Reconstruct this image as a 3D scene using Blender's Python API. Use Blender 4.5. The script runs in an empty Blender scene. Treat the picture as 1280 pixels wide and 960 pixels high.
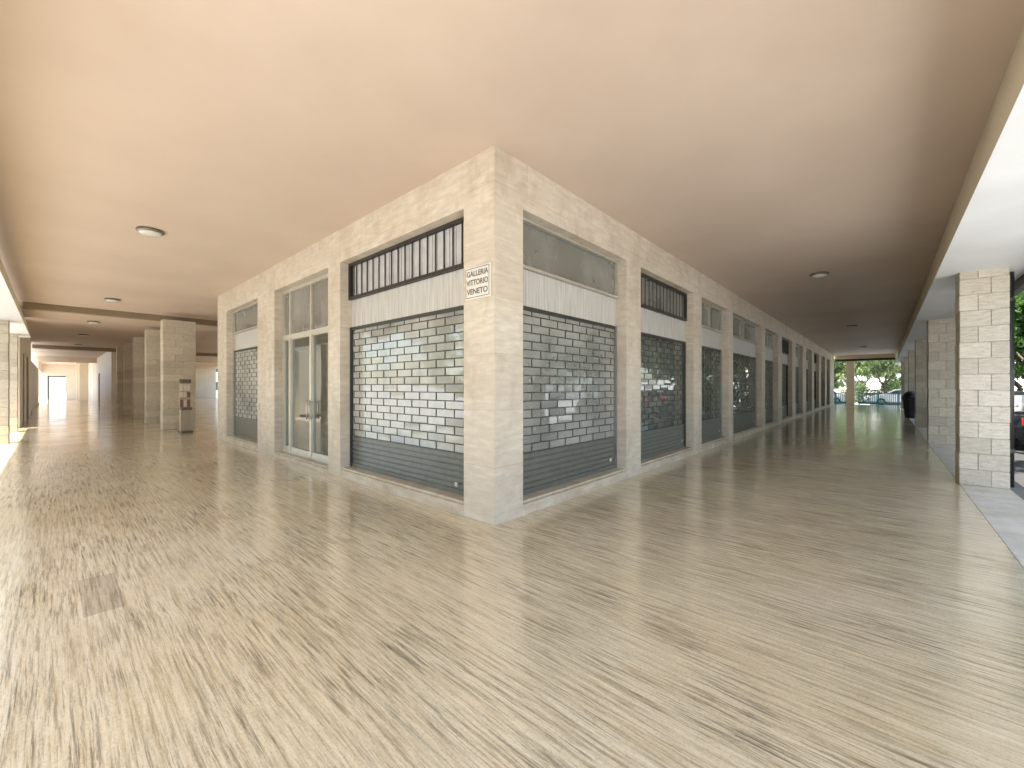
import bpy, bmesh, math, random
from mathutils import Vector, Matrix, Euler
R = math.radians
random.seed(7)
sc = bpy.context.scene
COL = sc.collection

# ------------------------------------------------------------------ helpers
class MB:
    """collects boxes, prisms, tubes and quads into one mesh"""
    def __init__(self): self.v=[]; self.f=[]
    def box(self,x0,x1,y0,y1,z0,z1):
        b=len(self.v)
        self.v += [(x0,y0,z0),(x1,y0,z0),(x1,y1,z0),(x0,y1,z0),(x0,y0,z1),(x1,y0,z1),(x1,y1,z1),(x0,y1,z1)]
        self.f += [tuple(b+i for i in q) for q in ((3,2,1,0),(4,5,6,7),(0,1,5,4),(1,2,6,5),(2,3,7,6),(3,0,4,7))]
        return self
    def chbox(self,x0,x1,y0,y1,z0,z1,c=.008):
        """box with chamfered edges (a cut stone)"""
        b=len(self.v)
        pts=[]
        for sx,ix in ((x0,1),(x1,-1)):
            for sy,iy in ((y0,1),(y1,-1)):
                for sz,iz in ((z0,1),(z1,-1)):
                    pts += [(sx,sy+iy*c,sz+iz*c),(sx+ix*c,sy,sz+iz*c),(sx+ix*c,sy+iy*c,sz)]
        bm=bmesh.new()
        for p in pts: bm.verts.new(p)
        r=bmesh.ops.convex_hull(bm,input=bm.verts)
        bm.verts.index_update()
        self.v += [tuple(v.co) for v in bm.verts]
        self.f += [tuple(b+v.index for v in f.verts) for f in bm.faces]
        bm.free(); return self
    def lathe(self,prof,n=20,o=(0,0,0)):
        b=len(self.v)
        for r,z in prof:
            for i in range(n):
                a=2*math.pi*i/n
                self.v.append((o[0]+r*math.cos(a),o[1]+r*math.sin(a),o[2]+z))
        for k in range(len(prof)-1):
            for i in range(n):
                j=(i+1)%n
                self.f.append((b+k*n+i,b+k*n+j,b+(k+1)*n+j,b+(k+1)*n+i))
        self.f.append(tuple(b+i for i in reversed(range(n))))
        self.f.append(tuple(b+(len(prof)-1)*n+i for i in range(n)))
        return self
    def tube(self,p,q,r0,r1=None,n=8):
        r1=r0 if r1 is None else r1
        p,q=Vector(p),Vector(q); d=(q-p).normalized()
        a=d.orthogonal().normalized(); c=d.cross(a)
        b=len(self.v)
        for o,r in ((p,r0),(q,r1)):
            for i in range(n):
                t=2*math.pi*i/n
                self.v.append(tuple(o+a*(r*math.cos(t))+c*(r*math.sin(t))))
        for i in range(n):
            j=(i+1)%n
            self.f.append((b+i,b+j,b+n+j,b+n+i))
        self.f.append(tuple(b+i for i in reversed(range(n)))); self.f.append(tuple(b+n+i for i in range(n)))
        return self
    def prism(self,poly,y0,y1):
        """outline in x,z extruded along y"""
        b=len(self.v); n=len(poly)
        self.v += [(x,y0,z) for x,z in poly]+[(x,y1,z) for x,z in poly]
        self.f.append(tuple(b+i for i in range(n))); self.f.append(tuple(b+n+i for i in reversed(range(n))))
        for i in range(n):
            j=(i+1)%n
            self.f.append((b+j,b+i,b+n+i,b+n+j))
        return self
    def quad(self,a,b_,c,d):
        b=len(self.v); self.v += [tuple(a),tuple(b_),tuple(c),tuple(d)]; self.f.append((b,b+1,b+2,b+3)); return self
    def build(self,name,mat,parent=None,swap=False,smooth=False,loc=None,bevel=0):
        me=bpy.data.meshes.new(name)
        v=[(y,x,z) for x,y,z in self.v] if swap else self.v
        f=[tuple(reversed(q)) for q in self.f] if swap else self.f
        me.from_pydata(v,[],f); me.update()
        if smooth:
            me.polygons.foreach_set('use_smooth',[True]*len(me.polygons))
        me.materials.append(mat)
        o=bpy.data.objects.new(name,me); COL.objects.link(o)
        if parent: o.parent=parent
        if loc: o.location=loc
        if bevel:
            m=o.modifiers.new('edge','BEVEL'); m.width=bevel; m.segments=2; m.limit_method='ANGLE'
        return o

def tag(o,label=None,cat=None,group=None,kind=None):
    if label: o['label']=label
    if cat: o['category']=cat
    if group: o['group']=group
    if kind: o['kind']=kind
    return o
def empty(name,loc=(0,0,0),rz=0):
    o=bpy.data.objects.new(name,None); COL.objects.link(o); o.location=loc; o.rotation_euler=(0,0,rz); o.empty_display_size=.2
    return o
def kids(o): return [c for c in list(o.children)]
def copy_tree(o,parent=None,loc=None,rz=None):
    c=o.copy(); COL.objects.link(c)
    if parent: c.parent=parent
    if loc is not None: c.location=loc
    if rz is not None: c.rotation_euler=(0,0,rz)
    for ch in kids(o):
        if ch is not c: copy_tree(ch,c)
    return c

# ---------------------------------------------------------------- materials
class NT:
    def __init__(self,name):
        self.m=bpy.data.materials.new(name); self.m.use_nodes=True
        self.t=self.m.node_tree; self.t.nodes.clear()
        self.out=self.n('ShaderNodeOutputMaterial')
    def n(self,kind,**kw):
        x=self.t.nodes.new(kind)
        for k,v in kw.items():
            if k.startswith('i_'):
                key=k[2:]; key=int(key) if key.isdigit() else key.replace('_',' ')
                x.inputs[key].default_value=v
            else: setattr(x,k,v)
        return x
    def l(self,a,b): self.t.links.new(a,b)
    def coords(self,scale=(1,1,1),loc=(0,0,0),rot=(0,0,0)):
        tc=self.n('ShaderNodeTexCoord'); mp=self.n('ShaderNodeMapping')
        mp.inputs['Scale'].default_value=scale; mp.inputs['Location'].default_value=loc; mp.inputs['Rotation'].default_value=rot
        self.l(tc.outputs['Object'],mp.inputs['Vector']); return mp.outputs['Vector']
    def noise(self,vec,scale=1,detail=4,rough=.55):
        x=self.n('ShaderNodeTexNoise'); x.inputs['Scale'].default_value=scale; x.inputs['Detail'].default_value=detail; x.inputs['Roughness'].default_value=rough
        self.l(vec,x.inputs['Vector']); return x.outputs['Fac']
    def ramp(self,fac,stops,interp='LINEAR'):
        x=self.n('ShaderNodeValToRGB'); cr=x.color_ramp; cr.interpolation=interp
        while len(cr.elements)<len(stops): cr.elements.new(.5)
        for e,(p,c) in zip(cr.elements,stops):
            e.position=p; e.color=(*c,1) if len(c)==3 else c
        self.l(fac,x.inputs['Fac']); return x.outputs['Color']
    def mix(self,fac,a,b,mode='MIX'):
        x=self.n('ShaderNodeMix'); x.data_type='RGBA'; x.blend_type=mode
        for s,v in ((x.inputs[0],fac),(x.inputs[6],a),(x.inputs[7],b)):
            if isinstance(v,bpy.types.NodeSocket): self.l(v,s)
            elif isinstance(v,(int,float)): s.default_value=v
            else: s.default_value=(*v,1)
        return x.outputs[2]
    def math(self,op,a,b=0,clamp=False):
        x=self.n('ShaderNodeMath'); x.operation=op; x.use_clamp=clamp
        for s,v in ((x.inputs[0],a),(x.inputs[1],b)):
            if isinstance(v,bpy.types.NodeSocket): self.l(v,s)
            else: s.default_value=v
        return x.outputs[0]
    def bump(self,h,strength=.2,dist=.01):
        x=self.n('ShaderNodeBump'); x.inputs['Strength'].default_value=strength; x.inputs['Distance'].default_value=dist
        self.l(h,x.inputs['Height']); return x.outputs['Normal']
    def pbr(self,color,rough=.6,metal=0,normal=None,spec=.5,coat=0):
        b=self.n('ShaderNodeBsdfPrincipled')
        for key,v in (('Base Color',color),('Roughness',rough),('Metallic',metal),('Specular IOR Level',spec),('Coat Weight',coat)):
            s=b.inputs[key]
            if isinstance(v,bpy.types.NodeSocket): self.l(v,s)
            elif isinstance(v,(int,float)): s.default_value=v
            else: s.default_value=(*v,1)
        if normal is not None: self.l(normal,b.inputs['Normal'])
        self.l(b.outputs[0],self.out.inputs[0]); self.b=b
        return self.m

def plain(name,c,rough=.5,metal=0,var=.08,scale=6,bump=.05,spec=.5):
    t=NT(name); v=t.coords(); f=t.noise(v,scale,5)
    a=tuple(x*(1-var) for x in c); b=tuple(min(1,x*(1+var)) for x in c)
    col=t.ramp(f,[(.3,a),(.7,b)])
    r=t.ramp(f,[(.3,(rough*.85,)*3),(.7,(min(1,rough*1.15),)*3)])
    return t.pbr(col,r,metal,t.bump(t.noise(v,scale*9,3),bump,.004),spec)

def travertine(name,light,dark,joint_h=.62,joint_l=1.1,warm=(.50,.40,.28)):
    """stone cladding: horizontal veining, small pits, thin joints between the slabs"""
    t=NT(name)
    tc=t.n('ShaderNodeTexCoord'); sep=t.n('ShaderNodeSeparateXYZ'); t.l(tc.outputs['Object'],sep.inputs[0])
    s=t.math('ADD',sep.outputs['X'],sep.outputs['Y'])
    cmb=t.n('ShaderNodeCombineXYZ'); t.l(s,cmb.inputs[0]); t.l(sep.outputs['Z'],cmb.inputs[1])
    br=t.n('ShaderNodeTexBrick'); t.l(cmb.outputs[0],br.inputs['Vector'])
    br.offset=.5; br.inputs['Scale'].default_value=1; br.inputs['Brick Width'].default_value=joint_l; br.inputs['Row Height'].default_value=joint_h
    br.inputs['Mortar Size'].default_value=.0035; br.inputs['Mortar Smooth'].default_value=.3
    br.inputs['Color1'].default_value=(1,1,1,1); br.inputs['Color2'].default_value=(.90,.885,.87,1); br.inputs['Mortar'].default_value=(.76,.72,.66,1)
    v1=t.coords((1.6,1.6,7)); v2=t.coords((.7,.7,2.2),(3,1,5)); v3=t.coords((6,6,40))
    n1=t.noise(v1,2.2,6,.62); n2=t.noise(v2,1.6,4); n3=t.noise(v3,2,5,.6)
    c=t.ramp(n1,[(.34,dark),(.5,tuple((a+b)/2 for a,b in zip(light,dark))),(.62,light)])
    c=t.mix(t.ramp(n2,[(.4,(0,0,0)),(.7,(.5,.5,.5))]),c,warm,'MIX')
    pits=t.ramp(n3,[(.3,(.55,.5,.44)),(.38,(1,1,1))])
    c=t.mix(.55,c,pits,'MULTIPLY')
    stain=t.noise(t.coords((1.6,1.6,.8),(2,7,1)),1.4,6,.68)
    c=t.mix(.5,c,t.ramp(stain,[(.36,(.74,.70,.62)),(.50,(1,1,1))]),'MULTIPLY')
    c=t.mix(.9,c,br.outputs['Color'],'MULTIPLY')
    h=t.math('ADD',t.math('MULTIPLY',n3,.5),t.math('MULTIPLY',br.outputs['Fac'],-1.0))
    return t.pbr(c,t.ramp(n1,[(.3,(.55,)*3),(.7,(.42,)*3)]),0,t.bump(h,.35,.004))

def block_stone(name,light,dark):
    t=NT(name); v=t.coords(); vi=t.coords((2,2,9))
    oi=t.n('ShaderNodeNewGeometry')
    n1=t.noise(v,5,6,.65); n2=t.noise(vi,4,5,.6)
    c=t.ramp(n2,[(.32,dark),(.6,light)])
    isl=t.ramp(oi.outputs['Random Per Island'],[(0,(.80,.79,.77)),(1,(1,1,1))])
    c=t.mix(1,c,isl,'MULTIPLY')
    pit=t.ramp(t.noise(v,34,4,.7),[(.32,(.6,.56,.5)),(.42,(1,1,1))])
    c=t.mix(.6,c,pit,'MULTIPLY')
    h=t.math('ADD',t.math('MULTIPLY',n1,1),t.math('MULTIPLY',t.noise(v,40,4),.4))
    return t.pbr(c,.62,0,t.bump(h,.45,.012))

def floor_material(tone=1.0):
    """polished travertine: streaks along y, barely visible slab edges, broad worn patches"""
    t=NT('polished travertine floor')
    tc=t.n('ShaderNodeTexCoord'); sep=t.n('ShaderNodeSeparateXYZ'); t.l(tc.outputs['Object'],sep.inputs[0])
    sw=t.n('ShaderNodeCombineXYZ'); t.l(sep.outputs['Y'],sw.inputs[0]); t.l(sep.outputs['X'],sw.inputs[1])
    br=t.n('ShaderNodeTexBrick'); t.l(sw.outputs[0],br.inputs['Vector']); br.offset=.37; br.offset_frequency=2
    br.inputs['Scale'].default_value=1; br.inputs['Brick Width'].default_value=.78; br.inputs['Row Height'].default_value=.26
    br.inputs['Mortar Size'].default_value=.0009; br.inputs['Mortar Smooth'].default_value=.5; br.inputs['Bias'].default_value=-.35
    br.inputs['Color1'].default_value=(1,1,1,1); br.inputs['Color2'].default_value=(0,0,0,1); br.inputs['Mortar'].default_value=(.5,.5,.5,1)
    sh=t.n('ShaderNodeVectorMath'); sh.operation='MULTIPLY'; t.l(br.outputs['Color'],sh.inputs[0]); sh.inputs[1].default_value=(.9,.6,.3)
    ad=t.n('ShaderNodeVectorMath'); ad.operation='ADD'; t.l(tc.outputs['Object'],ad.inputs[0]); t.l(sh.outputs[0],ad.inputs[1])
    # a gentle waviness keeps the streaks from being ruler-straight
    wob=t.n('ShaderNodeTexNoise'); wob.inputs['Scale'].default_value=1.3; wob.inputs['Detail'].default_value=3; t.l(tc.outputs['Object'],wob.inputs['Vector'])
    ws=t.n('ShaderNodeVectorMath'); ws.operation='SCALE'; t.l(wob.outputs['Color'],ws.inputs[0]); ws.inputs['Scale'].default_value=.025
    aw=t.n('ShaderNodeVectorMath'); aw.operation='ADD'; t.l(tc.outputs['Object'],aw.inputs[0]); t.l(ws.outputs[0],aw.inputs[1])
    src=aw.outputs[0]; obj=tc.outputs['Object']
    def mapped(q,scale,loc=(0,0,0)):
        mp=t.n('ShaderNodeMapping'); mp.inputs['Scale'].default_value=scale; mp.inputs['Location'].default_value=loc; t.l(q,mp.inputs['Vector']); return mp.outputs[0]
    veins=t.noise(mapped(src,(34,1.1,1)),1.0,9,.78)
    fine=t.noise(mapped(src,(80,6.5,1)),1.0,6,.8)
    dash=t.noise(mapped(src,(46,1.5,1),(5,2,0)),1.3,9,.78)
    speck=t.noise(mapped(obj,(85,50,1)),1.2,4,.8)
    broad=t.noise(mapped(obj,(1,.55,1)),1.1,4,.65)
    base=t.ramp(veins,[(.37,(.61,.49,.315)),(.475,(.84,.705,.475)),(.57,(.94,.82,.595))])
    base=t.mix(.4,base,t.ramp(fine,[(.36,(.50,.475,.43)),(.56,(1,1,1))]),'MULTIPLY')
    holes=t.ramp(dash,[(.40,(.27,.27,.265)),(.455,(.58,.575,.56)),(.51,(1,1,1))])
    amt=t.ramp(broad,[(.34,(.18,)*3),(.58,(1,)*3)])
    base=t.mix(amt,base,t.mix(1,base,holes,'MULTIPLY'))
    base=t.mix(.45,base,t.ramp(speck,[(.38,(.50,.48,.45)),(.49,(1,1,1))]),'MULTIPLY')
    base=t.mix(.12,base,t.ramp(br.outputs['Color'],[(0,(.62,.62,.62)),(1,(1.0,1.0,1.0))]),'MULTIPLY')
    base=t.mix(t.math('MULTIPLY',br.outputs['Fac'],.45),base,(.42,.39,.34))
    base=t.mix(.6,base,t.ramp(t.noise(obj,.35,3),[(.35,(.90,.82,.66)),(.65,(1,1,1))]),'MULTIPLY')
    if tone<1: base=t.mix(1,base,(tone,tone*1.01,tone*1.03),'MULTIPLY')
    wear=t.noise(obj,1.1,5,.6)
    rough=t.math('ADD',t.math('MULTIPLY',wear,.28),t.math('ADD',t.math('MULTIPLY',dash,-.12),.085),True)
    hgt=t.math('ADD',t.math('MULTIPLY',t.noise(mapped(obj,(4,2.4,1)),1,3),.6),t.math('MULTIPLY',dash,.5))
    hgt=t.math('ADD',hgt,t.math('MULTIPLY',br.outputs['Fac'],-.2))
    m=t.pbr(base,rough,0,t.bump(hgt,.045,.006),.9)
    t.b.inputs['IOR'].default_value=1.7; t.b.inputs['Coat Weight'].default_value=.5; t.l(t.math('ADD',t.math('MULTIPLY',wear,.20),.05),t.b.inputs['Coat Roughness'])
    return m

def ceiling_material():
    t=NT('painted plaster ceiling'); v=t.coords()
    n=t.noise(v,.35,5,.55); n2=t.noise(v,1.7,5,.6)
    c=t.ramp(n,[(.3,(.585,.475,.39)),(.7,(.675,.56,.47))])
    c=t.mix(.25,c,t.ramp(n2,[(.35,(.90,.87,.83)),(.6,(1,1,1))]),'MULTIPLY')
    h=t.math('ADD',t.math('MULTIPLY',n,2.0),t.math('MULTIPLY',t.noise(v,60,3),.05))
    return t.pbr(c,t.ramp(n2,[(.3,(.5,)*3),(.7,(.62,)*3)]),0,t.bump(h,.25,.03),.35)

def glass_material(name,tint=(.80,.84,.81),ior=1.75,veil=.05):
    t=NT(name)
    fr=t.n('ShaderNodeFresnel'); fr.inputs['IOR'].default_value=ior
    v=t.coords(); nm=t.bump(t.noise(v,.9,2),.06,.02)
    t.l(nm,fr.inputs['Normal'])
    tr=t.n('ShaderNodeBsdfTransparent'); tr.inputs[0].default_value=(*tint,1)
    gl=t.n('ShaderNodeBsdfGlossy'); gl.inputs['Roughness'].default_value=.015; gl.inputs['Color'].default_value=(.95,.98,.96,1); t.l(nm,gl.inputs['Normal'])
    mx=t.n('ShaderNodeMixShader'); t.l(fr.outputs[0],mx.inputs[0]); t.l(tr.outputs[0],mx.inputs[1]); t.l(gl.outputs[0],mx.inputs[2])
    df=t.n('ShaderNodeBsdfDiffuse'); df.inputs['Color'].default_value=(.72,.72,.66,1)  # pale diffuse veil stands in for missing reflections on the panes
    f=t.math('MULTIPLY',t.ramp(t.noise(v,1.1,5,.6),[(.3,(.6,)*3),(.7,(1.35,)*3)]),veil,True)
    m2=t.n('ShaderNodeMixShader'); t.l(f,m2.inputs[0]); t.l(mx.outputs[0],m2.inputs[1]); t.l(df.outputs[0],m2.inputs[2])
    t.l(m2.outputs[0],t.out.inputs[0]); return t.m

def panel_material():
    """pale shutter-box sheet with vertical ribs and rain streaks"""
    t=NT('streaked pale sheet'); 
    tc=t.n('ShaderNodeTexCoord'); sep=t.n('ShaderNodeSeparateXYZ'); t.l(tc.outputs['Object'],sep.inputs[0])
    v=t.coords((22,22,.9)); v2=t.coords((60,60,2.5))
    n=t.noise(v,1.2,5,.65); n2=t.noise(v2,1,4,.6)
    c=t.ramp(n,[(.32,(.40,.39,.36)),(.5,(.55,.545,.51)),(.68,(.64,.63,.60))])
    c=t.mix(.4,c,t.ramp(n2,[(.35,(.72,.71,.68)),(.55,(1,1,1))]),'MULTIPLY')
    return t.pbr(c,.5,0,t.bump(n,.2,.006))

def leaf_material(name,a,b):
    t=NT(name); g=t.n('ShaderNodeNewGeometry')
    c=t.ramp(g.outputs['Random Per Island'],[(0,a),(.6,b),(1,tuple(min(1,x*1.5) for x in b))])
    p=t.n('ShaderNodeBsdfPrincipled'); t.l(c,p.inputs['Base Color']); p.inputs['Roughness'].default_value=.45
    tl=t.n('ShaderNodeBsdfTranslucent'); t.l(t.mix(1,c,(1.0,1.25,.45),'MULTIPLY'),tl.inputs['Color'])
    mx=t.n('ShaderNodeMixShader'); mx.inputs[0].default_value=.4
    t.l(p.outputs[0],mx.inputs[1]); t.l(tl.outputs[0],mx.inputs[2]); t.l(mx.outputs[0],t.out.inputs[0])
    return t.m

M={}
M['floor']=floor_material()
M['ceiling']=ceiling_material()
M['wall']=travertine('travertine cladding',(.735,.665,.56),(.59,.53,.435),warm=(.62,.54,.43))
M['sill']=travertine('travertine sill',(.72,.66,.55),(.55,.48,.37),5,1.4)
M['threshold']=travertine('pale marble threshold',(.78,.735,.64),(.62,.58,.50),5,1.4,(.60,.55,.46))
M['trim']=plain('dark brown beam paint',(.27,.21,.135),.6,0,.1,2)
M['veiled_glass']=glass_material('veiled shop glass',(.82,.86,.83),2.1,.3)
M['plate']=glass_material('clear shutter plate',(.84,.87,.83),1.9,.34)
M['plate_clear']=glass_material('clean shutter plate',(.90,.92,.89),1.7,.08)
M['plate_pale']=glass_material('veiled shutter plate',(.84,.87,.84),2.3,.52)  # stronger veil puts the left bay's bright reflections into the plates
M['block']=block_stone('split travertine block',(.68,.62,.51),(.52,.46,.365))
M['joint']=plain('stone joint mortar',(.47,.43,.365),.9)
M['soffit']=plain('white soffit paint',(.66,.67,.67),.6,0,.03,1.5)
M['soffit_white']=plain('brighter white soffit paint',(.72,.735,.74),.6,0,.06,1.1)  # right soffit, a brighter and bluer white than the left one
M['beam']=plain('beige beam paint',(.62,.56,.43),.6,0,.06,2)
M['plaster']=plain('cream plaster',(.74,.64,.49),.65,0,.05,1.4)
M['white']=plain('white wall paint',(.74,.68,.59),.6,0,.04,1.2)
M['shutter']=plain('grey shutter steel',(.165,.17,.148),.36,.2,.15,9)
M['bar']=plain('shutter grille bar',(.040,.043,.038),.5,0,.15,9)
M['guide']=plain('shutter guide rail',(.34,.335,.31),.4,.75,.1,6)
M['panel']=panel_material()
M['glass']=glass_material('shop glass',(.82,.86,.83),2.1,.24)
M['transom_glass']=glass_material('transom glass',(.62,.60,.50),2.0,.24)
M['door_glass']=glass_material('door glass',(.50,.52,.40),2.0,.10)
M['alu']=plain('anodised aluminium',(.62,.59,.50),.38,.55,.06,7)
M['darkalu']=plain('dark bronze aluminium',(.055,.050,.042),.4,.5,.1,7)
M['blind']=plain('pale blind slats',(.50,.50,.50),.7,0,.12,8)
M['room_wall']=plain('shop wall paint',(.80,.80,.76),.7,0,.04,1)
M['room_floor']=plain('shop floor tile',(.50,.49,.46),.35,0,.08,2)
M['marble']=plain('white marble plaque',(.74,.71,.64),.4,0,.05,7)
M['ink']=plain('engraved black letters',(.11,.105,.095),.6)
M['lampbase']=plain('lamp base metal',(.22,.20,.17),.4,.6)
M['lampglass']=plain('ribbed lamp glass',(.66,.66,.60),.15,0,.05,20)
M['asphalt']=plain('asphalt',(.048,.048,.050),.85,0,.2,12,.3)
M['paving']=plain('pale paving',(.44,.44,.43),.8,0,.1,.9,.15)
M['kerb']=plain('kerb stone',(.22,.215,.20),.8,0,.1,4)
M['bark']=plain('bark',(.11,.085,.06),.9,0,.25,6,.6)
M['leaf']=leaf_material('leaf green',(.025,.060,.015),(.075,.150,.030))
M['leaf2']=leaf_material('overexposed leaf green',(.15,.19,.10),(.27,.32,.18))  # paleness of overexposed sunlit foliage put into the leaf colour
M['black']=plain('black plastic',(.012,.012,.013),.4,0,.2,6)
M['teal']=plain('teal painted metal',(.03,.16,.13),.5,0,.1,5)
M['facade']=plain('pale facade render',(.80,.78,.72),.8,0,.06,.7)
M['windark']=plain('facade window glass',(.05,.06,.07),.1)
M['rubber']=plain('tyre rubber',(.02,.02,.02),.8)
M['carwhite']=plain('white car paint',(.78,.78,.77),.25,0,.01,3,0)
M['carred']=plain('red car paint',(.35,.02,.02),.25,0,.02,3,0)
M['cargrey']=plain('grey car paint',(.20,.21,.22),.25,.3,.02,3,0)
M['chrome']=plain('wheel alloy',(.5,.5,.5),.3,.9)
M['taillight']=plain('red lamp lens',(.5,.015,.012),.2)
M['headlight']=plain('clear lamp lens',(.75,.76,.77),.15)
M['redpaper']=plain('red leaflet',(.26,.12,.085),.5,0,.2,14)
M['whitepaper']=plain('white leaflet',(.66,.62,.55),.5,0,.1,14)
M['standdark']=plain('dark stand metal',(.16,.14,.11),.5,.2)
M['standgrey']=plain('grey stand metal',(.45,.40,.32),.45,.3)
M['mullion']=M['alu']

# ------------------------------------------------------------------- camera
TH=R(42.03); F=517.0
CAM=Vector((-3.1817,-3.1193,1.5))
cam=bpy.data.objects.new('camera',bpy.data.cameras.new('camera')); COL.objects.link(cam); sc.camera=cam
cam.location=CAM
# optical axis lies TH to the left of world +X
cam.rotation_euler=(R(90),0,TH-R(90))
cam.data.sensor_width=36; cam.data.lens=36*F/1280; cam.data.clip_end=2000; cam.data.clip_start=.05
cam.data.shift_y=(483.3-480)/1280

# -------------------------------------------------------------------- light
SUN_EL=74; sun_dir=Vector((-1,-.10,0)).normalized()   # where the sun stands
sd=Vector((sun_dir.x*math.cos(R(SUN_EL)),sun_dir.y*math.cos(R(SUN_EL)),math.sin(R(SUN_EL))))
sl=bpy.data.lights.new('sun','SUN'); sl.energy=3.9; sl.angle=R(.5); sl.color=(1,.95,.87)
so=bpy.data.objects.new('sun',sl); COL.objects.link(so); so.rotation_euler=(-sd).to_track_quat('-Z','Y').to_euler(); so.location=(0,0,60)
w=bpy.data.worlds.new('World'); sc.world=w; w.use_nodes=True
nt=w.node_tree; bg=nt.nodes['Background']; sky=nt.nodes.new('ShaderNodeTexSky'); sky.sky_type='NISHITA'; sky.sun_disc=False
sky.sun_elevation=R(SUN_EL); sky.sun_rotation=math.atan2(sd.x,sd.y); sky.air_density=1.0; sky.dust_density=1.5
nt.links.new(sky.outputs[0],bg.inputs[0]); bg.inputs[1].default_value=.15
sc.view_settings.view_transform='Standard'; sc.view_settings.look='None'; sc.view_settings.gamma=1; sc.view_settings.use_curve_mapping=False
sc.view_settings.exposure=2.28
cy=sc.cycles
cy.max_bounces=14; cy.diffuse_bounces=7; cy.glossy_bounces=5; cy.transparent_max_bounces=16; cy.transmission_bounces=4
cy.caustics_reflective=False; cy.caustics_refractive=False; cy.sample_clamp_indirect=6; cy.use_denoising=True
try: cy.denoiser='OPENIMAGEDENOISE'; cy.denoising_input_passes='RGB_ALBEDO_NORMAL'
except Exception: pass

# ------------------------------------------------------------- the setting
CEIL=4.10; COLI=-3.97; COLO=-4.47; SOFF=3.25; SOUT=-4.72
XE=41.0           # end of the right arcade
YB=11.2           # end of the shop block along the left arcade
YE=66.0           # end of the left arcade
tag(MB().box(COLO,XE+1.2,COLO,YE+1,-.20,0).build('floor',M['floor']),kind='structure')
g=MB().box(-260,300,-260,300,-1.2,-.16).build('ground',M['paving']); tag(g,kind='structure')
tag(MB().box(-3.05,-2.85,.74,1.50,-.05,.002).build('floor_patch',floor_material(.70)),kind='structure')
tag(MB().box(5.2,XE+.9,-12.0,-4.72,-.155,-.135).build('road',M['asphalt']),kind='structure')
tag(MB().box(54,62,-80,80,-.155,-.135).build('road',M['asphalt']),kind='structure')
k=MB()
x=-1.5
while x<XE: k.chbox(x,x+.985,-4.70,COLO-.012,-.17,-.03,.012); x+=1.0
tag(k.build('kerb',M['kerb']),kind='structure')
k=MB(); x=-4.4
while x<XE:   # threshold slabs between the pillars
    k.chbox(x,x+1.146,COLO-.010,COLI,-.05,.005,.004); x+=1.15
tag(k.build('threshold',M['threshold']),kind='structure')
# ceilings
tag(MB().box(SOUT+.05,XE+1,SOUT+.05,16.45,CEIL,CEIL+.2).build('ceiling',M['ceiling']),kind='structure')
tag(MB().box(SOUT+.05,12,16.75,YE+1,CEIL-.12,CEIL+.2).build('ceiling',M['ceiling']),kind='structure')

# ----------------------------------------------------------- the shop block
shop=empty('shop_building',(0,0,0))
tag(shop,'stone clad corner shop block with rows of shuttered shop windows under the arcade','building')
T=.34            # wall thickness
ZT=3.56; ZS=.16  # opening head and sill
RB=[(.47,3.06),(3.59,6.24),(6.77,8.98),(9.42,13.05),(13.56,15.95),(16.75,19.3),(20.2,22.5),(23.7,26.1),(27.1,29.6),(30.7,33.1),(34.2,36.6)]
LB=[(.50,3.58),(4.03,6.62),(7.71,10.29)]
END=40.0
m=MB()
# right face (y = 0): piers and lintel
e=[0]+[v for b in RB for v in b]+[END]
for i in range(0,len(e),2): m.box(e[i],e[i+1],0,T,-.02,ZT)
m.box(0,END,0,T,ZT,CEIL)
m.build('wall',M['wall'],shop)
m=MB()
e=[T+.001]+[v for b in LB for v in b]+[YB]
for i in range(0,len(e),2): m.box(0,T,e[i],e[i+1],-.02,ZT)
m.box(0,T,T+.001,YB,ZT,CEIL)
# the side towards the portico and the far back
BW=[(2.0,5.5),(7.5,8.8),(10.0,12.6),(14,15.6),(17,19),(20.5,22.2),(24,26),(27.3,29.4),(31,33),(34.4,36.4)]
e=[T]+[v for b in BW for v in b]+[END]
for i in range(0,len(e),2): m.box(e[i],e[i+1],YB-T,YB-.001,-.02,3.0)
m.box(T,END,YB-T,YB-.001,3.0,CEIL)
for b in BW: m.box(b[0],b[1],YB-T,YB-.001,-.02,.5)
m.box(END-T,END-.001,T,YB-T,-.02,CEIL)
m.build('wall',M['wall'],shop)
# rooms behind the glass
for x in (6.5,13.3,19.75,26.6,33.6): MB().box(x-.06,x+.06,T+.3,YB-T-.01,.051,CEIL-.15).build('partition_wall',M['room_wall'],shop)
MB().box(3.0,3.1,7.6,YB-T-.01,.051,CEIL-.15).build('partition_wall',M['room_wall'],shop)
MB().box(T+.01,END-T-.01,T+.01,YB-T-.01,CEIL-.14,CEIL-.005).build('room_ceiling',M['room_wall'],shop)
MB().box(T+.01,END-T-.01,T+.01,YB-T-.01,.004,.05).build('room_floor',M['room_floor'],shop)
# unseen plain boxes added above the ceilings to block light
up=MB().box(SOUT+.02,XE+1,SOUT+.02,16.6,CEIL+.21,17).box(SOUT+.02,12,16.62,YE+1,CEIL+.21,17).build('upper_light_block',M['facade'],shop)

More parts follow.
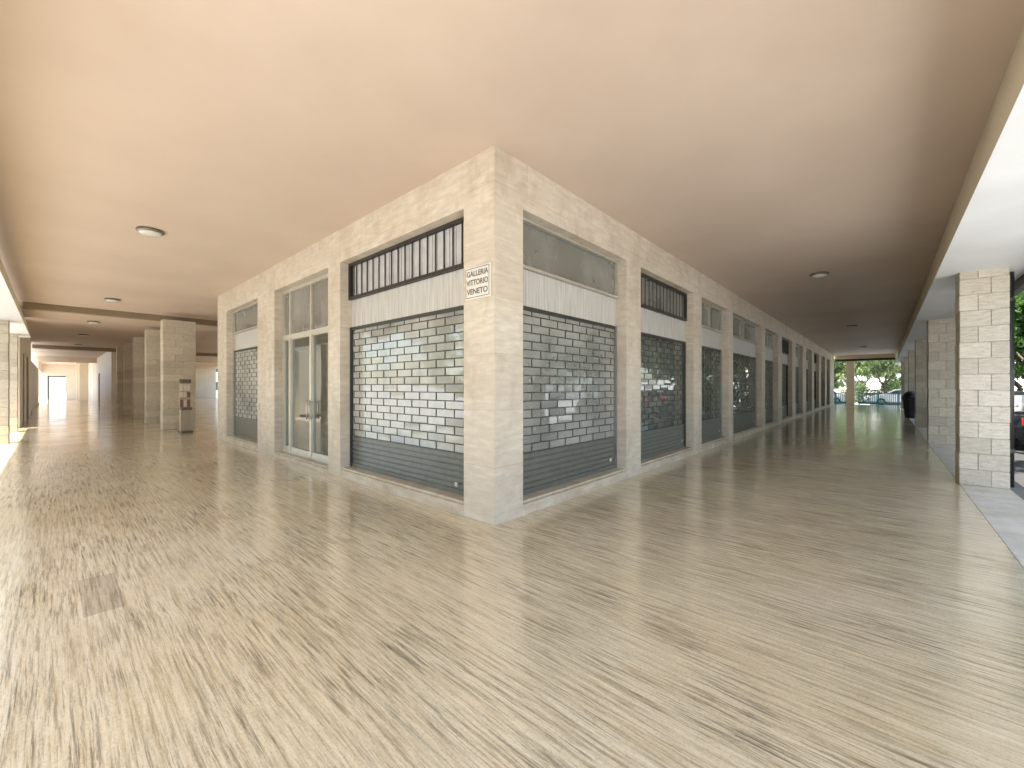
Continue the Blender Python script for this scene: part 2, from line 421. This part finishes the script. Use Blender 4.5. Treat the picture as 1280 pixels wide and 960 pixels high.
def opening(a,b,swap,style):
    """everything set in one opening; x along the wall, y into it. swap maps it on the left face"""
    W=b-a
    def B(mb,name,mat,par,**k): return mb.build(name,mat,par,swap=swap,**k)
    # sill / doorstep, its front 12 mm proud
    zt=ZS if style!='door' else .10
    B(MB().chbox(a+.001,b-.001,-.012,T+.02,-.01,zt-.03,.006).chbox(a+.001,b-.001,.03,T+.02,zt-.03,zt,.004),'sill',M['sill'],shop)
    if style=='door':
        d=B(MB().box(a+.001,a+.06,.16,.25,zt,ZT-.001).box(b-.06,b-.001,.16,.25,zt,ZT-.001).box(a+.06,b-.06,.16,.25,ZT-.07,ZT-.001)
            .box(a+.06,b-.06,.155,.255,2.52,2.60).box(a+.06,b-.06,.16,.25,zt,zt+.05),'glass_door',M['alu'],shop)
        # mullions, three leaves
        x1=a+W*.43; x2=a+W*.84
        for xx,hw in ((x1,.035),(x2,.03)):
            B(MB().box(xx-hw,xx+hw,.15,.25,zt+.05,2.52),'mullion',M['alu'],d)
            B(MB().box(xx-.03,xx+.03,.16,.25,2.60,ZT-.07),'mullion',M['alu'],d)
        for p,q in ((a+.06,x1-.035),(x1+.035,x2-.03),(x2+.03,b-.06)):
            B(MB().box(p,p+.026,.17,.24,zt+.05,2.52).box(q-.026,q,.17,.24,zt+.05,2.52).box(p+.026,q-.026,.17,.24,zt+.05,zt+.13).box(p+.026,q-.026,.17,.24,2.49,2.52),'leaf_frame',M['alu'],d)
            B(MB().box(p+.026,q-.026,.20,.208,zt+.13,2.49),'pane',M['door_glass'],d)
            B(MB().box(p,q,.20,.208,2.60,ZT-.07),'pane',M['transom_glass'],d)
        for xx in (x1-.06,x1+.06):
            h=MB().tube((xx,.11,.86),(xx,.11,1.24),.014).tube((xx,.11,.90),(xx,.17,.90),.011).tube((xx,.11,1.20),(xx,.17,1.20),.011)
            B(h,'handle',M['alu'],d,smooth=True)
        return
    # shutter box panel
    B(MB().box(a+.002,b-.002,.19,.24,2.50,2.95),'shutter_box',M['panel'],shop)
    B(MB().box(a+.04,b-.04,.183,.222,2.448,2.4985),'shutter_slot',M['bar'],shop)
    # transom
    dark=style in('grille','striped')
    fm=M['darkalu'] if dark else M['alu']
    t0=2.955; fw=.045 if dark else .03
    tr=B(MB().box(a+.002,a+fw,.14,.20,t0,ZT-.002).box(b-fw,b-.002,.14,.20,t0,ZT-.002).box(a+fw,b-fw,.14,.20,ZT-fw,ZT-.002).box(a+fw,b-fw,.14,.20,t0,t0+fw),'transom',fm,shop)
    if dark:
        n=17 if style=='grille' else 15
        bars=MB()
        for i in range(1,n): 
            xx=a+fw+(W-2*fw)*i/n; bars.tube((xx,.17,t0+fw),(xx,.17,ZT-fw),.010)
        B(bars,'security_bar',M['darkalu'],tr)
        if style=='grille':
            bl=MB(); x=a+.05
            while x<b-.14:
                wv=random.uniform(.09,.13); yy=.188+random.uniform(-.003,.003); bl.box(x,x+wv*.92,yy,yy+.004,t0+.05,ZT-.05); x+=wv
            B(bl,'blind',M['blind'],tr)
    else:
        xm=a+W*(.5 if style!='plain' else 2)
        if xm<b: B(MB().box(xm-.02,xm+.02,.14,.20,t0+fw,ZT-fw),'mullion',fm,tr)
    B(MB().box(a+fw,b-fw,.205,.212,t0+.005,ZT-.006),'pane',M['transom_glass'],tr)
    # roller shutter: ribbed solid foot, brick-bond open grille above
    s=MB(); z=ZS+.004
    s.box(a+.03,b-.03,.185,.225,z,z+.06); z+=.06
    while z<.60:
        s.prism([(a+.04,z),(b-.04,z),(b-.04,z+.072),(a+.04,z+.072)],.204,.214)
        s.box(a+.04,b-.04,.194,.204,z+.018,z+.060); z+=.075
    zg=z
    sh=B(s,'roller_shutter',M['shutter'],shop)
    gm=MB(); row=(2.50-zg)/round((2.50-zg)/.108); nr=round((2.50-zg)/row); bw=.37
    for r in range(nr+1):
        zz=zg+r*row; gm.box(a+.04,b-.04,.198,.213,zz-.006,zz+.006)
    for r in range(nr):
        x=a+.04+(bw*.5 if r%2 else bw)
        while x<b-.06:
            gm.box(x-.008,x+.008,.200,.211,zg+r*row+.008,zg+(r+1)*row-.008); x+=bw
    B(gm,'grille',M['bar'],sh)
    pm=MB()   # clear plates in the grille, each seated a touch differently
    for r in range(nr):
        x=a+.04; nx=a+.04+(bw*.5 if r%2 else bw)
        while x<b-.05:
            x1=min(nx,b-.04); z0,z1=zg+r*row+.005,zg+(r+1)*row-.005
            j=[.2055+random.gauss(0,.0011) for _ in range(3)]; j.append(j[0]+j[2]-j[1])
            pm.quad((x+.006,j[0],z0),(x1-.006,j[1],z0),(x1-.006,j[2],z1),(x+.006,j[3],z1))
            x=x1; nx=x1+bw
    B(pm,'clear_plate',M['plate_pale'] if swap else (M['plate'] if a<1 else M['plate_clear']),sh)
    for u in (a+.002,b-.038): B(MB().box(u,u+.036,.165,.235,ZS+.001,2.495),'guide_rail',M['guide'] if not dark else M['bar'],sh)
    B(MB().box(b-.22,b-.17,.176,.186,ZS+.13,ZS+.18) if not swap else MB().box(a+.32,a+.37,.176,.186,ZS+.10,ZS+.15),'lock',M['whitepaper'],sh)
    # shop window behind
    gw=B(MB().box(a+.002,a+.04,.39,.45,ZS,2.96).box(b-.04,b-.002,.39,.45,ZS,2.96).box(a+.04,b-.04,.39,.45,2.88,2.96).box(a+.04,b-.04,.39,.45,ZS,ZS+.10)
         .box(a+W*.68-.025,a+W*.68+.025,.39,.45,ZS+.1,2.88),'shop_window',M['alu'],shop)
    B(MB().box(a+.04,a+W*.68-.025,.418,.426,ZS+.10,2.88),'pane',M['veiled_glass'] if swap else M['glass'],gw)
    B(MB().box(a+W*.68+.025,b-.04,.418,.426,ZS+.10,2.88),'pane',M['veiled_glass'] if swap else M['glass'],gw)
RS=['plain','striped','two','two','two','striped','two','two','striped','two','two']
for (a,b),st in zip(RB,RS): opening(a,b,False,st)
for (a,b),st in zip(LB,['grille','door','plain']): opening(a,b,True,st)

# edge beams with their white soffits, right and left
bm_=MB(); 
def slanted(x0,x1,top):
    b=MB(); b.v=[(x0,-3.99,SOFF),(x0,-3.72,SOFF),(x0,-3.86,top),(x0,-3.99,top),(x1,-3.99,SOFF),(x1,-3.72,SOFF),(x1,-3.86,top),(x1,-3.99,top)]
    b.f=[(0,1,2,3),(7,6,5,4),(4,5,1,0),(5,6,2,1),(6,7,3,2),(7,4,0,3)]
    return b
bm_=slanted(-3.71,XE+.6,CEIL-.002).build('edge_beam',M['beam'],shop)
MB().box(SOUT+.06,XE+.6,SOUT,-3.992,SOFF-.004,SOFF+.2).box(-3.71,XE+.6,-3.992,-3.716,SOFF-.004,SOFF-.0005).build('soffit',M['soffit_white'],bm_)
MB().box(SOUT+.1,XE+.6,SOUT-.10,SOUT-.002,SOFF-.16,SOFF+.9).build('fascia',M['darkalu'],bm_)
bl_=slanted(-3.70,19.6,CEIL-.13).build('edge_beam',M['beam'],shop,swap=True)
MB().box(SOUT,-3.992,SOUT+.3,19.6,SOFF-.004,SOFF+.2).box(-3.992,-3.716,-3.71,19.6,SOFF-.004,SOFF-.0005).build('soffit',M['soffit'],bl_)
# cross beams over the left arcade
MB().box(-3.8,12,16.45,16.75,CEIL-.19,CEIL+.2).build('cross_beam',M['trim'],shop)
MB().box(-4.0,12,34.0,34.3,CEIL-.34,CEIL-.125).build('cross_beam',M['trim'],shop)

MB().box(-4.0,12,48.0,48.25,CEIL-.55,CEIL-.125).build('cross_beam',M['plaster'],shop)
# --------------------------------------------------------------- pillars
def pillar_mesh(w,d,h,mat=None):
    rnd=random.Random(int(w*100+d*10)); m=MB(); z=.0; i=0; H=.2405; g=.0025
    while z<h-.02:
        z1=min(h,z+H); c=(.62 if i%2 else .36)*w
        j=lambda: rnd.uniform(-.004,.004)
        m.chbox(-w/2+j(),-w/2+c-g,-d/2+j(),d/2+j(),z+g,z1-g,.006)
        m.chbox(-w/2+c+g,w/2+j(),-d/2+j(),d/2+j(),z+g,z1-g,.006)
        z=z1; i+=1
    return m
def make_pillar(w,d,h,loc,rz,label,group):
    p=empty('stone_pillar',loc,rz); tag(p,label,'pillar',group)
    pillar_mesh(w,d,h).build('stone_block',M['block'],p)
    MB().box(-w/2+.012,w/2-.012,-d/2+.012,d/2-.012,0,h-.001).build('core',M['joint'],p)
    return p
GR='square stone block pillars along the open sides of the arcades'
ycen=(COLI+COLO)/2
names=['nearest square stone block pillar on the right, standing at the floor edge beside the road',
 'second square stone block pillar from the right edge, just behind the nearest one',
 'third square stone block pillar along the right arcade, seen past the second',
 'fourth square stone block pillar along the right arcade, beside the black bin',
 'fifth stone block pillar far down the right arcade behind the black bin',
 'sixth and last stone block pillar far down the right arcade']
p0=None
for i in range(6):
    X=6.13+6.07*i+.25
    if p0 is None:
        p0=make_pillar(.5,.5,SOFF-.001,(X,ycen,.006),R(90),names[0],GR); q=p0
    else: q=copy_tree(p0,None,(X,ycen,.006),R(90))
    q['label']=names[i]
for lab,loc in (('square stone block pillar at the far left edge of the photo under the white soffit',(ycen,14.25,0)),
                ('second square stone block pillar at the left edge, just past the white soffit',(ycen,18.4,0))):
    q=copy_tree(p0,None,loc,0); q['label']=lab
dp=empty('drainpipe',(6.58,-4.535,-.1)); tag(dp,'dark drainpipe on the street side of the nearest right pillar','pipe')
MB().tube((0,0,0),(0,0,SOFF+.09),.045,n=14).build('pipe',M['darkalu'],dp,smooth=True)
for zz in (.6,1.8,2.9): MB().tube((0,0,zz),(0,0,zz+.05),.052,n=14).box(-.02,.02,.04,.068,zz+.01,zz+.04).build('bracket',M['darkalu'],dp)
# inner row on the left
GL='wide stone pillars between the left arcade and the open hall'
ln=['wide stone block pillar nearest on the left, behind the leaflet stand',
    'second wide stone pillar of the left row, just left of the nearest one',
    'third wide stone pillar counted from the nearest in the left row',
    'fourth wide stone pillar counted from the nearest in the left row',
    'fifth wide stone pillar in the left row, next to the white far wall']
w0=None
for i in range(5):
    Y=15.75+3.85*i
    if w0 is None:
        w0=make_pillar(.92,.5,CEIL-.25,(-.17,Y,0),0,ln[0],GL); q=w0
    else: q=copy_tree(w0,None,(-.17,Y,0))
    q['label']=ln[i]

# ------------------------------------------------- far left arcade: walls
fw=empty('side_building',(0,0,0)); tag(fw,'plastered building along the far left side of the left arcade with dark doorways','building')
m=MB()
DL=[(22.6,24.0),(26.2,28.4)]
e=[20.2]+[v for d in DL for v in d]+[32.0]
for i in range(0,len(e),2): m.box(-4.35,-4.0,e[i],e[i+1],-.01,CEIL-.125)
for d in DL: m.box(-4.35,-4.0,d[0],d[1],2.9,CEIL-.125)
m.build('wall',M['plaster'],fw)
for d in DL:
    f=MB().box(-4.25,-4.1,d[0]+.002,d[0]+.08,0,2.898).box(-4.25,-4.1,d[1]-.08,d[1]-.002,0,2.898).box(-4.25,-4.1,d[0]+.08,d[1]-.08,2.8,2.898).build('door',M['darkalu'],fw)
    MB().box(-4.2,-4.18,d[0]+.08,d[1]-.08,0,2.8).build('pane',M['door_glass'],f)
MB().box(-8.0,-7.8,20,32,-.01,CEIL).box(-7.8,-4.35,20.2,20.4,-.01,CEIL).box(-7.8,-4.35,31.8,32,-.01,CEIL).box(-8,-4.36,20,32,CEIL,CEIL+.2).build('back_wall',M['plaster'],fw)
wl=empty('white_wall',(0,0,0)); tag(wl,'long white wall at the far end of the left arcade, on its left side','wall')
m=MB(); m.box(-4.3,-4.0,32.02,50,.0,2.95); m.build('panel',M['white'],wl)
MB().box(-3.998,-3.96,32.05,50,0,.14).build('skirting',M['plaster'],wl)
wr=empty('end_building',(0,0,0)); tag(wr,'white walled building closing the far right side of the left arcade','building')
m=MB(); e=[34.6,44.5,46.2,YE]
for i in (0,2): m.box(-.62,-.2,e[i],e[i+1],-.01,CEIL-.126)
m.box(-.62,-.2,44.5,46.2,2.6,CEIL-.126)
m.box(-2.2,12,YE,YE+.3,-.01,CEIL-.126).box(-4.3,-2.2,YE,YE+.3,2.7,CEIL-.126).box(-4.3,-3.6,YE,YE+.3,-.01,2.7)
m.build('wall',M['white'],wr)
f=MB().box(-.5,-.4,44.502,44.6,0,2.598).box(-.5,-.4,46.1,46.198,0,2.598).build('door',M['darkalu'],wr)
MB().box(-.45,-.44,44.6,46.1,0,2.598).build('pane',M['windark'],f)
f=MB().box(-3.598,-3.48,YE+.02,YE+.12,0,2.698).box(-3.48,-2.202,YE+.02,YE+.12,2.58,2.698).build('door_frame',M['darkalu'],wr)
for yy in (53.0,60.0): MB().chbox(-1.55,-.95,yy,yy+.5,0,CEIL-.124,.01).build('pillar',M['plaster'],wr)
# post and beam between white wall and end
MB().box(-4.3,-4.0,50.3,YE-.02,2.98,CEIL-.126).box(-4.3,-4.0,56,56.4,-.01,2.98).build('lintel',M['white'],wr)

# ------------------------------------------------------ right arcade end
ew=empty('end_screen',(0,0,0)); tag(ew,'dark framed open end of the right arcade with one slim post','frame')
MB().box(XE+.3,XE+.5,-3.76,.0,3.62,3.80).build('head_rail',M['darkalu'],ew)
MB().box(XE+.28,XE+.52,-3.76,.0,3.805,CEIL-.003).build('lintel',M['plaster'],ew)
MB().chbox(XE+.25,XE+.55,-1.25,-.72,0,3.615,.01).build('post',M['plaster'],ew)

# ---------------------------------------------------------------- lamps
def make_lamp(loc,label):
    l=empty('ceiling_lamp',loc); tag(l,label,'lamp','round ceiling lamps of the arcades')
    MB().lathe([(.17,0),(.185,-.012),(.185,-.03),(.165,-.045)],28).build('base',M['lampbase'],l,smooth=True)
    b=[(.155,-.044)]
    for k in range(1,7):
        a=k/6*R(86); b.append((.155*math.cos(a),-.044-.055*math.sin(a)))
    MB().lathe(b,28).build('shade',M['lampglass'],l,smooth=True)
    return l
L0=make_lamp((-2.10,5.95,CEIL),'largest round ceiling lamp, nearest one above the left arcade')
for loc,lab in (((-2.0,13.9,CEIL),'second round ceiling lamp of the left arcade, before the dark cross beam'),
    ((-2.15,19.2,CEIL-.12),'third round ceiling lamp of the left arcade, just past the dark cross beam'),
    ((-2.2,25.2,CEIL-.12),'fourth round ceiling lamp of the left arcade on the dim ceiling'),
    ((-2.2,32.0,CEIL-.12),'fifth round ceiling lamp of the left arcade, farthest one there'),
    ((8.62,-2.0,CEIL),'nearest round ceiling lamp above the right arcade'),
    ((19.6,-2.08,CEIL),'middle round ceiling lamp above the right arcade'),
    ((31.9,-2.1,CEIL),'farthest round ceiling lamp above the right arcade near its bright end')):
    q=copy_tree(L0,None,loc); q['label']=lab

# ---------------------------------------------------------------- plaque
pq=empty('street_sign',(0,.25,2.665)); tag(pq,'white marble street plaque with black capital letters on the corner pier','sign')
MB().chbox(-.022,-.002,-.205,.205,-.185,.185,.004).build('panel',M['marble'],pq)
MB().box(-.0245,-.021,-.190,-.184,-.165,.165).box(-.0245,-.021,.184,.190,-.165,.165).box(-.0245,-.021,-.184,.184,.159,.165).box(-.0245,-.021,-.184,.184,-.165,-.159).build('border',M['ink'],pq)
for i,wd in enumerate(('GALLERIA','VITTORIO','VENETO')):
    cu=bpy.data.curves.new('lettering','FONT'); cu.body=wd; cu.size=.088; cu.align_x='CENTER'; cu.align_y='CENTER'; cu.extrude=.0012; cu.offset=.0012
    to=bpy.data.objects.new('tmp',cu); COL.objects.link(to)
    bpy.context.view_layer.update()
    me=bpy.data.meshes.new_from_object(to.evaluated_get(bpy.context.evaluated_depsgraph_get()))
    bpy.data.objects.remove(to)
    me.name='lettering'; me.materials.clear(); me.materials.append(M['ink'])
    o=bpy.data.objects.new('lettering',me); COL.objects.link(o); o.parent=pq
    xs=[v.co.x for v in me.vertices]; wdt=max(xs)-min(xs)
    s=min(1,.345/wdt)
    o.location=(-.0235,0,.100-.1*i); o.rotation_euler=(R(90),0,R(-90)); o.scale=(s,1,1)
# doorbell plate on the left pier
db=empty('doorbell',(0,7.62,1.05)); tag(db,'small white doorbell plate on the stone pier left of the glass door','doorbell')
MB().chbox(-.03,-.001,-.06,.06,-.075,.075,.008).build('plate',M['whitepaper'],db)
MB().tube((-.031,0,0),(-.038,0,0),.018,n=14).build('button',M['lampbase'],db)

# ----------------------------------------------------------- leaflet stand
ls=empty('leaflet_stand',(-.30,13.75,0),R(8)); ls.scale=(.8,.9,1); tag(ls,'narrow grey leaflet stand with red and white papers before the left pillar','stand')
MB().chbox(-.20,.20,-.16,.16,0,.07,.01).build('base',M['standdark'],ls)
MB().box(-.17,.17,-.02,.10,.071,.74).build('body',M['standgrey'],ls)
MB().box(-.18,.18,-.12,.11,.742,.83).build('shelf',M['standdark'],ls)
MB().box(-.18,.18,.06,.10,.832,1.62).build('back_panel',M['standgrey'],ls)
MB().chbox(-.19,.19,-.02,.11,1.622,1.74,.01).build('header',M['standdark'],ls)
for i,xx in enumerate((-.165,-.05,.065)):
    for z0,z1,red in ((.84,1.08,i!=1),(1.16,1.32,i==2),(1.36,1.58,False)):
        MB().box(xx,xx+.1,.03,.058,z0,z1).build('leaflet',M['redpaper' if red else 'whitepaper'],ls)

# ------------------------------------------------------------- litter bins
def make_bin(loc,label,s=1,rz=0):
    b=empty('litter_bin',loc,rz); tag(b,label,'bin')
    MB().lathe([(.20*s,0),(.215*s,.03),(.31*s,1.0*s),(.30*s,1.04*s)],20).build('body',M['black'],b,smooth=True)
    MB().lathe([(.325*s,1.0*s),(.36*s,1.03*s),(.355*s,1.12*s),(.30*s,1.20*s)],20).build('collar',M['black'],b,smooth=True)
    MB().lathe([(.28*s,1.201*s),(.24*s,1.32*s),(.13*s,1.40*s),(.02*s,1.42*s)],20).build('lid',M['black'],b,smooth=True)
    MB().tube((-.34*s,0,1.05*s),(-.52*s,.03,1.22*s),.05*s,.03*s).tube((-.52*s,.03,1.22*s),(-.36*s,.02,1.30*s),.03*s,.04*s).build('handle',M['black'],b,smooth=True)
    return b
make_bin((23.95,-4.02,.006),'tall black litter bin standing by a pillar in the right arcade',.9,R(130))
make_bin((-.95,58,0),'small black litter bin at the far end of the left arcade',.6)

# ------------------------------------------------------------------ street
def make_tree(h,cr,n,leaf,label,seed,leafsize=.22,clear=.42,ncl=46):
    rnd=random.Random(seed); t=empty('street_tree',(0,0,-.16)); tag(t,label,'tree','trees along the streets outside')
    tr=MB(); th=h*clear
    p=Vector((0,0,0)); r=.06+.016*h
    tops=[]
    segs=5
    for i in range(segs):
        q=Vector((rnd.uniform(-.08,.08)*i,rnd.uniform(-.08,.08)*i,th*(i+1)/segs)); tr.tube(p,q,r,r*.9,10); p=q; r*=.9
    for k in range(7):
        a=k*2*math.pi/7+rnd.uniform(-.3,.3); L=cr*rnd.uniform(.55,.9)
        mid=p+Vector((math.cos(a)*L*.45,math.sin(a)*L*.45,(h-th)*rnd.uniform(.15,.35)))
        endp=mid+Vector((math.cos(a)*L*.5,math.sin(a)*L*.5,(h-th)*rnd.uniform(.1,.45)))
        tr.tube(p-Vector((0,0,rnd.uniform(0,.5))),mid,r*.55,r*.35,7); tr.tube(mid,endp,r*.35,r*.12,6); tops += [mid,endp]
    tr.build('trunk',M['bark'],t,smooth=True)
    cl=[]
    for k in range(ncl):
        b=rnd.choice(tops); c=b+Vector((rnd.gauss(0,cr*.28),rnd.gauss(0,cr*.28),rnd.gauss(.1*h,.12*h)))
        cl.append((c,rnd.uniform(.25,.5)*cr*.55))
    lf=MB()
    for k in range(n):
        c,rr=rnd.choice(cl)
        d=Vector((rnd.gauss(0,1),rnd.gauss(0,1),rnd.gauss(0,.8))).normalized()*rr*rnd.uniform(.45,1.05)
        o=c+d
        rxy=math.hypot(o.x,o.y)
        if rxy>cr*1.05: o.x*=cr*1.05/rxy; o.y*=cr*1.05/rxy
        if o.z<th*.72: o.z=th*.72+rnd.uniform(0,.8)
        e=Euler((rnd.uniform(0,6.28),rnd.uniform(0,6.28),rnd.uniform(0,6.28))).to_matrix(); s=leafsize*rnd.uniform(.6,1.25)
        a=e@Vector((s,0,0)); b=e@Vector((0,s*.45,0)); u=e@Vector((0,0,s*.18))
        lf.quad(o-a,o+b+u,o+a,o-b+u)
    lf.build('crown',leaf,t)
    return t
tA=make_tree(8.0,4.0,15000,M['leaf'],'leafy dark green street tree seen past the right edge of the nearest pillar',3,.17,.33,70)
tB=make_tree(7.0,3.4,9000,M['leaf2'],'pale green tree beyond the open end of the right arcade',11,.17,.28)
tA.location=(13.5,-9.3,-.16)
for i,(x,y,rz) in enumerate(((6.4,-9.0,1.0),(19.5,-9.4,2.2),(32,-9.4,4.4),(38.5,-9.5,5.3))):
    q=copy_tree(tA,None,(x,y,-.16),rz); q['label']='dark green street tree standing along the road beyond the right pillars'
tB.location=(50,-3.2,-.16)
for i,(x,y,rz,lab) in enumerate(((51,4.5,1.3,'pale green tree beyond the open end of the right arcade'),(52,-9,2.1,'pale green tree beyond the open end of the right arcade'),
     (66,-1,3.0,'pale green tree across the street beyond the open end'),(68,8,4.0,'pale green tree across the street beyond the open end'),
     (-10.5,4.5,1.,'pale green tree standing on the square left of the left arcade'),(-10,11,2.,'pale green tree standing on the square left of the left arcade'),(53,1,.7,'pale green tree beyond the open end of the right arcade'),(57,-6,2.7,'pale green tree across the street beyond the open end'),  # the two on the left square are unseen, added to dim the arcade
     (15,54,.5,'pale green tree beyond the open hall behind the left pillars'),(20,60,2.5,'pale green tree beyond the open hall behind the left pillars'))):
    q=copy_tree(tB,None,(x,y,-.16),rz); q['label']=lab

# buildings across the streets (seen beyond the ends and in the glass)
def block_building(x0,x1,y0,y1,h,label,face):
    b=empty('apartment_building',((x0+x1)/2,(y0+y1)/2,-.16)); tag(b,label,'building')
    W,D=(x1-x0)/2,(y1-y0)/2
    MB().box(-W,W,-D,D,0,h).build('wall',M['facade'],b)
    MB().box(-W-.3,W+.3,-D-.3,D+.3,h+.001,h+.35).build('roof',M['kerb'],b)
    n=0
    L=W if face in('-y','+y') else D
    for fl in range(int(h//3.2)):
        u=-L+1.8
        while u<L-2.4 and n<70:
            z=1.0+fl*3.2
            if face=='+x': wv=MB().box(W+.004,W+.06,u,u+1.4,z,z+1.5)
            elif face=='-x': wv=MB().box(-W-.06,-W-.004,u,u+1.4,z,z+1.5)
            elif face=='+y': wv=MB().box(u,u+1.4,D+.004,D+.06,z,z+1.5)
            else: wv=MB().box(u,u+1.4,-D-.06,-D-.004,z,z+1.5)
            wv.build('window',M['windark'],b); n+=1; u+=3.4
    return b
block_building(-44,-32,-18,36,13,'pale apartment block across the square on the left','+x')
block_building(4,60,-42,-30,13,'pale apartment block across the road on the right','+y')
block_building(78,90,-30,34,12,'pale apartment block across the street beyond the right arcade end','-x')
block_building(-14,26,84,94,12,'pale apartment block beyond the far end of the left arcade','-y')

# railing beyond the right end
for i,(y0,y1,lab) in enumerate(((-.55,.9,'teal metal railing panel left of the slim end post'),(-5.2,-1.45,'teal metal railing panel right of the slim end post'))):
    rl=empty('railing',(XE+3.0,y0,-.16)); tag(rl,lab,'railing','teal railings beyond the right end')
    Lr=y1-y0
    MB().box(-.03,.03,0,Lr,1.05,1.12).build('rail',M['teal'],rl)
    MB().box(-.03,.03,0,Lr,.14,.30).build('rail',M['teal'],rl)
    n=max(2,round(Lr/1.25))
    for k in range(n+1): MB().box(-.04,.04,Lr*k/n-.045,Lr*k/n+.045,0,1.18).build('post',M['teal'],rl)
    bm2=MB(); yy=.12
    while yy<Lr-.06: bm2.tube((0,yy,.3),(0,yy,1.05),.024); yy+=.13
    bm2.build('baluster',M['teal'],rl)

# parked cars
def make_car(paint,label):
    c=empty('parked_car',(0,0,-.135)); tag(c,label,'car','cars parked along the streets')
    prof=[(-2.05,.32),(-2.1,.62),(-2.02,.92),(-1.75,.98),(-1.35,1.42),(-.2,1.47),(.45,1.40),(1.05,.98),(1.85,.86),(2.08,.66),(2.1,.34)]
    bm=bmesh.new(); rings=[]
    for yy,inset,lift in ((-.80,.03,0),(-.84,0,0),(.84,0,0),(.80,.03,0)):
        rings.append([bm.verts.new((x*(1-inset),yy*(1-.16*max(0,(z-.95)/.5)),z)) for x,z in prof])
    for a,b in zip(rings[:-1],rings[1:]):
        n=len(prof)
        for i in range(n): bm.faces.new((a[i],a[(i+1)%n],b[(i+1)%n],b[i]))
    bm.faces.new(list(reversed(rings[0]))); bm.faces.new(rings[-1])
    bmesh.ops.recalc_face_normals(bm,faces=bm.faces)
    me=bpy.data.meshes.new('body'); bm.to_mesh(me); bm.free(); me.materials.append(paint)
    o=bpy.data.objects.new('body',me); COL.objects.link(o); o.parent=c
    md=o.modifiers.new('edge','BEVEL'); md.width=.05; md.segments=3; md.limit_method='ANGLE'; md.angle_limit=R(20)
    for sgn in (-1,1):
        yo=sgn*.70
        poly=[(-1.30,1.04),(-1.08,1.36),(-.2,1.40),(.38,1.34),(.85,1.04)]
        y0,y1=(yo+.045*sgn,yo+.135*sgn)
        MB().prism(poly,min(y0,y1),max(y0,y1)).build('side_window',M['windark'],c)
        MB().box(-2.11,-1.98,sgn*.55-.13,sgn*.55+.13,.66,.86).build('taillight',M['taillight'],c)
        MB().box(1.95,2.10,sgn*.55-.14,sgn*.55+.14,.62,.76).build('headlight',M['headlight'],c)
        for xx in (-1.30,1.32):
            wv=MB().tube((xx,sgn*.66,.31),(xx,sgn*.86,.31),.31,n=22).build('wheel',M['rubber'],c)
            MB().tube((xx,sgn*.862,.31),(xx,sgn*.872,.31),.19,n=16).build('rim',M['chrome'],wv)
    MB().quad((-1.70,-.62,1.02),(-1.70,.62,1.02),(-1.38,.56,1.405),(-1.38,-.56,1.405)).quad((-1.715,-.62,1.03),(-1.395,-.56,1.415),(-1.395,.56,1.415),(-1.715,.62,1.03)).build('rear_window',M['windark'],c)
    return c
cw=make_car(M['carwhite'],'white car parked beyond the railing at the right arcade end'); cw.location=(47.2,-4.2,-.16); cw.rotation_euler=(0,0,R(90))
q=copy_tree(cw,None,(47.4,1.6,-.16),R(90)); q['label']='white car parked beyond the railing left of the slim end post'
cr=make_car(plain('black car paint',(.012,.013,.015),.2,0,.02,3,0),'black car parked under the trees at the right edge of the photo'); cr.location=(15.2,-6.35,-.135)
cg=make_car(M['cargrey'],'grey car parked farther along the road under the trees'); cg.location=(22.5,-6.4,-.135)
# hedges: clipped leaf masses on a stem frame
def make_hedge(L,W,H,n,leaf,label,seed):
    rnd=random.Random(seed); h=empty('hedge',(0,0,-.16)); tag(h,label,'hedge','hedges beyond the arcade')
    st=MB(); x=-L/2+.2
    while x<L/2:
        st.tube((x,0,0),(x+rnd.uniform(-.15,.15),rnd.uniform(-.1,.1),H*.8),.03,.012,6); x+=.45
    st.build('stem',M['bark'],h,smooth=True)
    lf=MB()
    for k in range(n):
        o=Vector((rnd.uniform(-L/2,L/2),rnd.uniform(-1,1)*W/2,H*rnd.uniform(.03,1)**.8))
        o.z+=.12*math.sin(o.x*2.3)+.08*math.sin(o.x*5.1)
        e=Euler((rnd.uniform(0,6.28),rnd.uniform(0,6.28),rnd.uniform(0,6.28))).to_matrix(); q=.10*rnd.uniform(.6,1.3)
        a=e@Vector((q,0,0)); b=e@Vector((0,q*.5,0)); u=e@Vector((0,0,q*.2))
        lf.quad(o-a,o+b+u,o+a,o-b+u)
    lf.build('foliage',leaf,h); return h
hA=make_hedge(13,1.0,1.9,14000,M['leaf'],'dark hedge along the road beyond the parked cars on the right',5); hA.location=(31,-6.6,-.16)
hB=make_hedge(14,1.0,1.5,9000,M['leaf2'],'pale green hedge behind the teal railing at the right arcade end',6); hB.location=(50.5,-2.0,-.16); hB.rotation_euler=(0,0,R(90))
